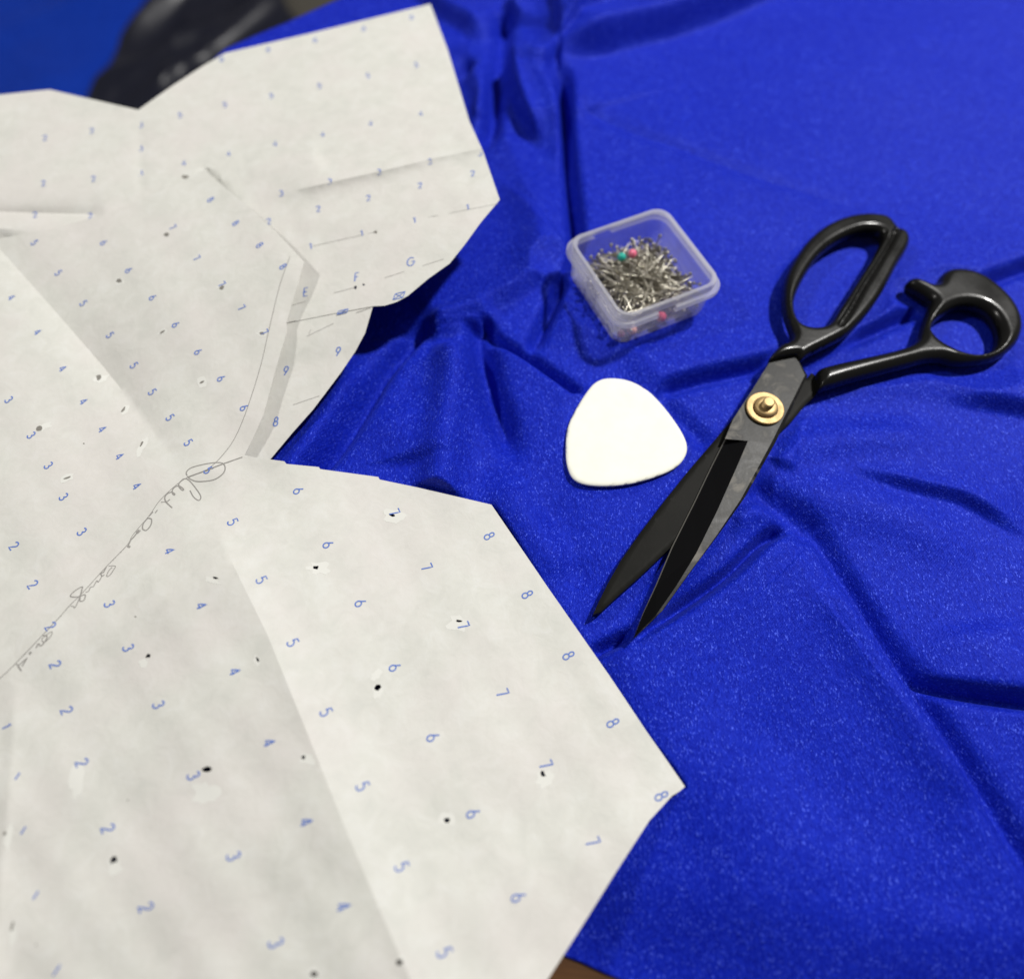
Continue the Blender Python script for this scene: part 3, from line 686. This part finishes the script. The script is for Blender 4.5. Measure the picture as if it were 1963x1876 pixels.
rows = [('1', [(596, 472), (694, 447), (795, 422), (897, 397)]), ('2', [(515, 425), (610, 401), (706, 380), (805, 356), (906, 333)]), ('3', [(539, 371), (632, 348), (727, 330), (824, 310), (920, 294)]),
        ('4', [(352, 313), (438, 295), (527, 276), (618, 258), (710, 237), (806, 218)]), ('5', [(345, 221), (431, 201), (520, 184), (612, 165), (705, 146), (798, 125)]), ('6', [(425, 114), (514, 95), (604, 77), (697, 55), (789, 33)]),
        ('3', [(270, 240), (270, 285), (270, 332)]), ('2', [(176, 251), (86, 265), (179, 343), (83, 352), (173, 414), (67, 412)])]
for ch, cc in rows:
    for u, v in cc:
        k = np.interp(v, [30, 300, 500], [.80, .88, 1.0]); mt_.append((ch, u, v, (98 * k, -23 * k), (-8 * k, -62 * k * 1.15)))
for ch, u, v in (('E', 586, 560), ('F', 684, 531), ('G', 787, 502)): mt_.append((ch, u, v, (98, -22), (8, -100)))
mt_ += [('X', 765, 567, (110, -28), (30, -75)), ('Z', 658, 595, (110, -28), (30, -75))]
ms_ = [('9', 648, 674, (92, -10), (22, -108)), ('9', 548, 711, (92, -10), (22, -108)), ('8', 529, 808, (98, -6), (20, -110))]
def q4(pts): return [(a * .2834, b * .2834 + 817.9) for a, b in pts]
pen = []
for st, wd in (([(-40, 1740), (0, 1700), (100, 1605), (390, 1300), (470, 1210), (560, 1120), (720, 945), (860, 800), (900, 730), (1010, 600), (1080, 500), (1190, 395), (1270, 340)], .00022),
               ([(1270, 340), (1380, 300), (1510, 250), (1640, 205)], .00042),
               ([(1265, 330), (1262, 305), (1300, 275), (1400, 250), (1480, 242), (1515, 255), (1522, 290), (1500, 325), (1440, 360), (1340, 370), (1290, 355), (1268, 335)], .00042),
               ([(1235, 355), (1270, 355), (1320, 410), (1358, 470), (1345, 498), (1310, 475), (1285, 430)], .00040),
               ([(1235, 358), (1210, 385), (1215, 410), (1235, 430), (1240, 420), (1210, 400), (1180, 410), (1165, 435), (1175, 460), (1183, 455), (1160, 442), (1130, 455), (1115, 480), (1125, 510), (1165, 548)], .00045),
               ([(1090, 510), (1125, 510), (1150, 490)], .0003), ([(1065, 562), (1050, 582)], .0003), ([(1035, 575), (1008, 605)], .00045),
               ([(1000, 617), (1025, 625), (1020, 665), (990, 700), (965, 690), (970, 655), (1000, 617)], .00042),
               ([(950, 700), (930, 720), (925, 710), (940, 698), (905, 745), (885, 765), (870, 800)], .0004), ([(862, 805), (880, 815)], .0008),
               ([(735, 942), (780, 942), (770, 965), (742, 1005), (722, 1010), (735, 975), (760, 950)], .0003), ([(720, 945), (700, 985), (682, 985), (690, 1010), (705, 1000)], .0004),
               ([(690, 1010), (665, 1050), (655, 1040), (632, 1080), (612, 1085), (600, 1110), (580, 1120)], .0003),
               ([(560, 1080), (520, 1100), (480, 1135), (485, 1150), (530, 1150), (575, 1135), (570, 1170), (548, 1180), (540, 1165), (560, 1080)], .0004),
               ([(540, 1150), (520, 1200), (505, 1225), (498, 1215), (480, 1212)], .0003),
               ([(355, 1385), (330, 1395), (285, 1435), (300, 1455), (340, 1420), (355, 1390)], .0003), ([(285, 1410), (320, 1420), (280, 1480), (260, 1465), (245, 1495)], .0004),
               ([(210, 1520), (198, 1540)], .0007), ([(185, 1560), (150, 1620)], .0004), ([(110, 1605), (130, 1610), (175, 1570)], .0004), ([(120, 1615), (145, 1650)], .0005)):
    s_ = spline(q4(st), 4, closed=False) if len(st) > 3 else np.array(q4(st)); pen.append((s_, wd))
pen.append((spline([(556, 492), (537, 545), (515, 635), (500, 700), (475, 780), (450, 840), (420, 880), (397, 900)], 4, closed=False), .00024))
pt = [([(810, 510), (850, 497)], .0002), ([(737, 533), (775, 521)], .00022), ([(640, 562), (681, 551)], .00026), ([(558, 586), (586, 578)], .0002), ([(552, 618), (568, 615)], .0002),
      ([(683, 599), (714, 588)], .0002), ([(600, 472), (720, 445)], .00018), ([(820, 417), (955, 391)], .00018)]
ps = [([(588, 645), (640, 620)], .00018), ([(562, 776), (612, 759)], .0002), ([(596, 632), (592, 640)], .0002)]
def q3(a, b): return a / 2, b / 2 + 938
H_ = []
for a, b, rx, ry, g in ((568, 637, 10, 7, -30), (792, 1073, 14, 11, 20), (434, 1418, 13, 11, -50), (826, 338, 9, 4, 15), (988, 652, 4, 8, -25), (1163, 1025, 6, 6, 0), (1533, 1812, 10, 10, 0), (1205, 1855, 10, 9, 10),
                        (1502, 97, 9, 5, 5), (1212, 299, 11, 6, -15), (1447, 757, 9, 9, 40), (1715, 1267, 10, 11, 0), (2082, 1089, 10, 6, 60), (1758, 503, 10, 4, 0)):
    u, v = q3(a, b); H_.append(blob(u, v, rx * .62, ry * .62, g, 9, .38))
TE, SC = [], []
for a, b, rx, ry, g in ((550, 668, 18, 22, 0), (785, 1165, 50, 48, 0), (440, 1450, 26, 30, 0), (820, 352, 30, 10, 20), (293, 1110, 24, 68, 5), (1180, 1035, 30, 22, 0), (1445, 770, 20, 28, 0), (1440, 712, 30, 14, -45), (1715, 1265, 34, 26, -10),
                        (1515, 98, 42, 26, 0), (1225, 302, 42, 22, 0), (2085, 1112, 34, 34, 0), (1760, 515, 44, 30, 0), (985, 655, 14, 20, 0), (1535, 1805, 16, 24, 0), (1205, 1850, 22, 22, 0), (35, 1330, 16, 60, 10), (48, 1700, 14, 56, 6)):
    u, v = q3(a, b); TE.append(blob(u, v, rx / 2, ry / 2, g, 17, .34))
for a, b, rx, ry, g in ((390, 1452, 30, 14, -10), (170, 1635, 30, 12, -20), (476, 1572, 22, 12, -45), (545, 1712, 40, 13, -62), (258, 1832, 30, 13, -20), (775, 1466, 26, 20, -30), (625, 1273, 18, 10, -20), (1003, 1280, 22, 12, 0), (845, 1100, 14, 10, 0), (458, 1080, 16, 12, 0)):
    TE.append(blob(a / 2, b / 2, rx / 2, ry / 2, g, 13, .34))
for a, b, rx, ry, g in ((380, 1447, 10, 12, 0), (152, 1642, 13, 8, -20), (473, 1570, 12, 5, -50), (544, 1700, 12, 4, -62), (258, 1832, 14, 4, -20), (773, 1466, 10, 5, -30), (622, 1273, 12, 4, -40), (1005, 1278, 9, 7, 0), (850, 1102, 9, 7, 0), (458, 1078, 10, 8, 0), (640, 900, 10, 7, 0), (322, 1700, 3, 3, 0), (790, 1804, 10, 4, -20)):
    SC.append(blob(a / 2, b / 2, rx / 2, ry / 2, g, 9, .3))
for a, b, rx, ry, g in ((20, 1318, 6, 8, 30), (47, 1672, 6, 18, 15), (490, 1190, 3, 3, 0), (139, 1745, 3, 4, 0), (520, 487, 4, 3, 0)):
    u, v = q3(a, b); SC.append(blob(u, v, rx / 2, ry / 2, g, 8, .3))
sheet('pattern_paper', STRIP, zstrip, [], [], ms_, ps, [], [], 9, 'curved paper strip printed 9, 9 and 8 peeking out between two larger sheets')
sheet('pattern_paper', TOP, ztop, [RT, [(-60, 408), (0, 406), (100, 409), (205, 411)]], [blob(681, 551, 3, 3.4, 0, 7), blob(697, 546, 3, 1.8, 20, 7)], mt_, pt, [], [blob(720, 445, 3, 3), blob(355, 340, 7, 4), blob(566, 539, 2, 4)], 9,
      'far sheet of pattern paper with letters E F G, its corner lifted')
sheet('pattern_paper', MAIN, zmain, [RIDGE[:-1] + [(835, 1985)], VALLEY[2:-1]], H_, mk, pen, TE, SC, 8,
      'largest sheet of pattern paper in front, creased, with pencilled handwriting and pin holes')

# ------------------------------------------------------------------ tailor's chalk
tag(inflate('tailor_chalk', CHALK, [], .0024, .0011, .0008, .0012, M['chalk'], step=.0012, n=6), 'rounded triangle of white tailor chalk on the blue fabric beside the scissors', 'chalk')

# ------------------------------------------------------------------ fabric scissors
sc = empty('fabric_shears', tuple(float(v) for v in P(1465, 783, .002)))
tag(sc, 'large black tailoring scissors with brass pivot screw, blades slightly open', 'scissors')
scl = np.array(sc.location)
def shift(o):
    o.location = -Vector(scl); return o
def sag(V):      # the handles ride a little higher than the tips
    return 0 * V[:, 0]
lb = shift(inflate('lower_blade', LOWB, [], .0035, .0011, .0020, .0018, M['blade_low'], sc, step=.0011, prof='chamfer', n=0, sharp=25))
h1 = shift(inflate('finger_handle', LOOP_OUT, [LOOP_IN], .0086, .0028, .0040, .0042, M['enamel'], sc, step=.0008, n=5,
      groove=[(z2([(1046, 200), (985, 320), (900, 460), (800, 620), (715, 770), (640, 880)]), .0030, .0009)]))
h2 = shift(inflate('thumb_handle', RH_OUT, [RH_IN], .0068, .0040, .0050, .0042, M['enamel'], sc, step=.0008, n=5))
# upper blade: flat shank and lofted hollow-ground blade
ZT, ZB = .0092, .0060
def at(p, z): return P(p[0], p[1], z)
vs, fs_, fmt = [], [], []
def vx(p): vs.append(p); return len(vs) - 1
def fadd(f, mi=0): fs_.append(f); fmt.append(mi)
N = len(UPB_C); rowsv = []
for i in range(N):
    k = i / (N - 1); c, rr, s = np.array(UPB_C[i]), np.array(UPB_R[i]), np.array(UPB_S[i])
    zt = ZT - .0016 * k; zb = ZB - .0006 * k
    ch_ = rr + (s - rr) * .86
    rowsv.append([vx(at(c, zb + .0005)), vx(at(c + (rr - c) * .05, zb + .0007)), vx(at(rr, zt)), vx(at(ch_, zt - .00005)), vx(at(s, zt - .0008)), vx(at(s, zb)), vx(at(c, zb))])
for i in range(N - 1):
    a_, b__ = rowsv[i], rowsv[i + 1]
    for j in range(7):
        jj = (j + 1) % 7; fadd((a_[j], a_[jj], b__[jj], b__[j]), 1 if j == 1 else 2 if j == 0 else 0)
fadd(tuple(rowsv[-1]))
# small wall where the hollow begins, then the shank
c0t = vx(at(UPB_C[0], ZT)); sh_ = [np.array(p) for p in (UPB_T[0], UPB_T[1], UPB_T[2])]
t0, t1, t2 = [vx(at(p, ZT)) for p in sh_]; l0, l1 = [vx(at(p, ZT)) for p in UPB_L]
t0b, t1b, t2b = [vx(at(p, ZB)) for p in sh_]; l0b, l1b = [vx(at(p, ZB)) for p in UPB_L]
r0 = rowsv[0]; cch = np.array(UPB_T[2]) + (np.array(UPB_T[1]) - np.array(UPB_T[2])) * .10 + np.array((-4, 4)); t2c = vx(at(UPB_T[2], ZT - .0008))
fadd((r0[2], c0t, r0[0], r0[1]), 1)
vs[t2] = at((UPB_T[2][0] - 5, UPB_T[2][1] - 1), ZT)
fadd((l1, l0, c0t, r0[2], r0[3], t2, t1, t0))
fadd((t2, r0[3], r0[4], t2c)); fadd((t1, t2, t2c)); fadd((t2c, r0[4], r0[5], t2b)); fadd((t1, t2c, t2b, t1b)); fadd((t0, t1, t1b, t0b)); fadd((l1, t0, t0b, l1b)); fadd((l0, l1, l1b, l0b)); fadd((c0t, l0, l0b, r0[6], r0[0]))
fadd((l1b, t0b, t1b, t2b, r0[5], r0[6], l0b))
ub_ = mesh_obj('upper_blade', vs, fs_, [M['blade'], M['hollow'], M['ground']], sc, False, fmt); shift(ub_)
import bmesh
bm = bmesh.new(); bm.from_mesh(ub_.data); bmesh.ops.recalc_face_normals(bm, faces=bm.faces); bm.to_mesh(ub_.data); bm.free()
bv_ = ub_.modifiers.new('edge', 'BEVEL'); bv_.width = .00022; bv_.segments = 2; bv_.limit_method = 'ANGLE'; bv_.angle_limit = math.radians(14)

def lathe(name, prof, mt, loc, parent, n=48, flat=None, sharp=30):
    V, F = [], []
    for (r_, z_) in prof:
        for i in range(n):
            a = 2 * math.pi * i / n; x_, y_ = r_ * math.cos(a), r_ * math.sin(a)
            if flat: x_ = max(-flat, min(flat, x_))
            V.append((x_, y_, z_))
    m_ = len(prof)
    for j in range(m_ - 1):
        for i in range(n):
            k = (i + 1) % n; F.append((j * n + i, j * n + k, (j + 1) * n + k, (j + 1) * n + i))
    if prof[0][0] > 1e-6 and not (abs(prof[0][0] - prof[-1][0]) < 1e-9 and abs(prof[0][1] - prof[-1][1]) < 1e-9): F.append(tuple(range(n))[::-1])
    if prof[-1][0] < 1e-4: pass
    F.append(tuple((m_ - 1) * n + i for i in range(n)))
    o = mesh_obj(name, V, F, mt, parent, True, sharp=sharp); o.location = loc; return o
pc = P(1465.5, 784.5, ZT)
mmn = 1e-3
scr = lathe('pivot_screw', [(3.7 * mmn, 0), (7.1 * mmn, 0), (7.35 * mmn, .25 * mmn), (7.35 * mmn, .95 * mmn), (7.05 * mmn, 1.2 * mmn), (4.9 * mmn, 1.2 * mmn), (4.8 * mmn, .9 * mmn), (4.8 * mmn, .3 * mmn), (0.01 * mmn, .3 * mmn)], M['brass'], Vector(pc - scl) + Vector((0, 0, .00005)), sc, 64)
nut = lathe('nut', [(4.5 * mmn, .35 * mmn), (4.6 * mmn, .6 * mmn), (4.6 * mmn, 1.9 * mmn), (4.35 * mmn, 2.5 * mmn), (3.9 * mmn, 2.85 * mmn), (2.9 * mmn, 3.0 * mmn), (.01 * mmn, 3.15 * mmn)], M['brass'], (0, 0, 0), scr, 48, flat=4.45 * mmn)
thr = []
zz = 3.1
while zz < 4.9: thr += [(2.25 * mmn, zz * mmn), (1.95 * mmn, (zz + .18) * mmn)]; zz += .40
lathe('threaded_stud', [(2.3 * mmn, 2.9 * mmn)] + thr + [(2.2 * mmn, 5.2 * mmn), (1.8 * mmn, 5.5 * mmn), (.01 * mmn, 5.55 * mmn)], M['brass'], (0, 0, 0), scr, 32)

# ------------------------------------------------------------------ pin box
box = empty('pin_box', (float(BC[0]), float(BC[1]), .0022)); box.rotation_euler = (0, 0, BA)
tag(box, 'small clear square plastic box without lid holding dressmaking pins', 'box')
def rsq(h, rad, n=8):
    out = []
    for cx, cy, a0 in ((1, 1, 0), (-1, 1, 90), (-1, -1, 180), (1, -1, 270)):
        for i in range(n + 1):
            a = math.radians(a0 + 90 * i / n); out.append(((h - rad) * cx + rad * math.cos(a), (h - rad) * cy + rad * math.sin(a)))
    # split the straight sides too
    res = []
    for i in range(len(out)):
        a, b = np.array(out[i]), np.array(out[(i + 1) % len(out)]); k = max(1, int(np.linalg.norm(b - a) / .0022))
        for j in range(k): res.append(a + (b - a) * j / k)
    return res
def loft(name, rings, mt, parent, cap0=False, cap1=False, skip=None):
    """rings: list of (half, radius, z) ; equal counts from one template"""
    base = rsq(.022, .007); n = len(base); V, F = [], []
    for h, rad, z in rings:
        for p in base:
            # radial remap of the template onto a square of half size h with corner radius rad
            q = np.abs(p); s = np.sign(p); core = .022 - .007
            e = q - core; 
            cxy = np.minimum(q, core) / core * (h - rad); off = np.maximum(e, 0) / .007 * rad
            V.append((*(s * (cxy + off)), z))
    m_ = len(rings)
    for j in range(m_ - 1):
        for i in range(n):
            if skip and skip(np.array(V[j * n + i])[:2], j): continue
            k = (i + 1) % n; F.append((j * n + i, j * n + k, (j + 1) * n + k, (j + 1) * n + i))
    if cap0: F.append(tuple(range(n))[::-1])
    if cap1: F.append(tuple((m_ - 1) * n + i for i in range(n)))
    return mesh_obj(name, V, F, mt, parent, True, sharp=35)
mmm = .001
loft('tub', [(.0210, .0048, 0), (.0220, .0056, .0004), (.0225, .0060, .0018), (.0231, .0062, .0150), (.0231, .0062, .0186), (.0229, .0061, .0189), (.0222, .0056, .0189), (.0220, .0054, .0186), (.0218, .0052, .0150), (.0213, .0048, .0024), (.0203, .0042, .0013)], M['plastic'], box, True, True)
loft('inner_lip', [(.02325, .0063, .0160), (.02365, .0065, .0162), (.02365, .0065, .0190), (.0233, .0064, .0194), (.0222, .0057, .0194), (.02175, .0053, .0190)], M['plastic_rim'], box)
def flange(gap_c, name='rim_flange'):
    def cut(p, j):
        return abs(p[0] - gap_c[0]) < .0042 and p[1] < -.02 or abs(p[0] - gap_c[1]) < .0048 and p[1] > .02 or abs(p[1] + .001) < .0055 and p[0] < -.02
    return loft(name, [(.0233, .0064, .0138), (.0250, .0072, .0135), (.0255, .0076, .0140), (.0255, .0076, .0158), (.0251, .0074, .0163), (.0233, .0064, .0163)], M['plastic_rim'], box, skip=cut)
flange((-.003, -.004))

# pins: one shared mesh, each pin an object resting in the box
def pin_mesh(name, L, rs, head):
    V, F, n = [], [], 6
    prof = [(.00005, 0), (rs, .003), (rs, L)] + ([(head, L), (head * 1.1, L + .0003), (head, L + .0007), (.00005, L + .0008)] if head else [(.00005, L + .0001)])
    for r_, z_ in prof:
        for i in range(n): V.append((z_ - L / 2, r_ * math.cos(6.2832 * i / n), r_ * math.sin(6.2832 * i / n)))
    for j in range(len(prof) - 1):
        for i in range(n): k = (i + 1) % n; F.append((j * n + i, (j + 1) * n + i, (j + 1) * n + k, j * n + k))
    me = bpy.data.meshes.new(name); me.from_pydata(V, [], F); me.materials.append(M['steel']); me.shade_smooth(); return me
PM = pin_mesh('pin', .0275, .00027, .00080)
R_ = random.Random(11)
def boxpt(x, y): return BC + e1 * x + e2 * y
NP = 290; placed = 0
while placed < NP:
    k = placed / NP; L = .0283; ang = R_.uniform(0, math.pi * 2)
    tilt = R_.gauss(0, .12); hx = abs(math.cos(ang)) * L / 2; hy = abs(math.sin(ang)) * L / 2; lim = .0208
    if hx > lim or hy > lim: continue
    x_ = R_.uniform(-1, 1) * (lim - hx); y_ = R_.uniform(-1, 1) * (lim - hy)
    top = .0155 - .0052 * (x_ / .02) ** 2 - .004 * max(0, y_ / .02) - .003 * max(0, x_ / .02)
    z_ = .0052 + (top - .0052) * k ** .8
    dz = math.sin(tilt) * L / 2
    if z_ - abs(dz) < .0044: tilt *= .3; dz = math.sin(tilt) * L / 2; z_ = max(z_, .0046 + abs(dz))
    if z_ + abs(dz) > .0195: continue
    o = bpy.data.objects.new('pin', PM); COL.objects.link(o); c_ = boxpt(x_, y_)
    o.location = (c_[0], c_[1], z_); o.rotation_euler = (0, tilt, ang + BA)
    tag(o, 'plain steel pin with a tiny flat head, one of the heap inside the clear box', 'pin', 'plain steel pins in the box'); placed += 1
def bead_pin(u, v, z, ang, tilt, mt, label, rad=.0021):
    head = P(u, v, z); c_ = head[:2] - BC; lx, ly = c_ @ e1, c_ @ e2; lx = max(-.0195, min(.0195, lx)); ly = max(-.0195, min(.0195, ly)); hd = boxpt(lx, ly)
    L = .027; dx = np.array((math.cos(ang), math.sin(ang))) * math.cos(tilt) * L
    root = empty('ball_head_pin', (float(hd[0]), float(hd[1]), z)); root.rotation_euler = (0, tilt, ang)
    tag(root, label, 'pin', 'ball head pins in the box')
    me = PM.copy(); sh = bpy.data.objects.new('shaft', PIN2); COL.objects.link(sh); sh.parent = root; sh.location = (L / 2, 0, 0); sh.rotation_euler = (0, 0, math.pi)
    V, F = [], []; n, m_ = 20, 12
    for j in range(m_ + 1):
        for i in range(n):
            a, b = 2 * math.pi * i / n, math.pi * j / m_; rr = max(math.sin(b), .002) * rad; V.append((rr * math.cos(a), rr * math.sin(a), rad * math.cos(b)))
    for j in range(m_):
        for i in range(n): k = (i + 1) % n; F.append((j * n + i, (j + 1) * n + i, (j + 1) * n + k, j * n + k))
    mesh_obj('ball_head', V, F, mt, root)
PIN2 = pin_mesh('shaft', .0262, .00028, 0)
def zz1(a, b): return a * .1875 + 1063.3, b * .1875 + 368.1
bead_pin(*zz1(685, 665), .0168, BA + math.radians(-62), .16, M['teal'], 'pin with a teal ball head lying on top of the heap in the box', .0019)
bead_pin(*zz1(795, 630), .0168, BA + math.radians(-95), .18, M['pink'], 'pin with a pink ball head next to the teal one in the box', .0019)
bead_pin(*zz1(1105, 1298), .0072, BA + math.radians(100), -.10, M['rose'], 'pin with a deep rose ball head behind the front wall of the box', .0022)
bead_pin(*zz1(808, 1432), .0058, BA + math.radians(5), 0.0, M['peach'], 'pin with a pale peach ball head low in the front left corner of the box', .0021)
bead_pin(*zz1(680, 1450), .0058, BA + math.radians(80), -.05, M['plum'], 'pin with a dull plum ball head in the front left corner beside the peach one', .0016)
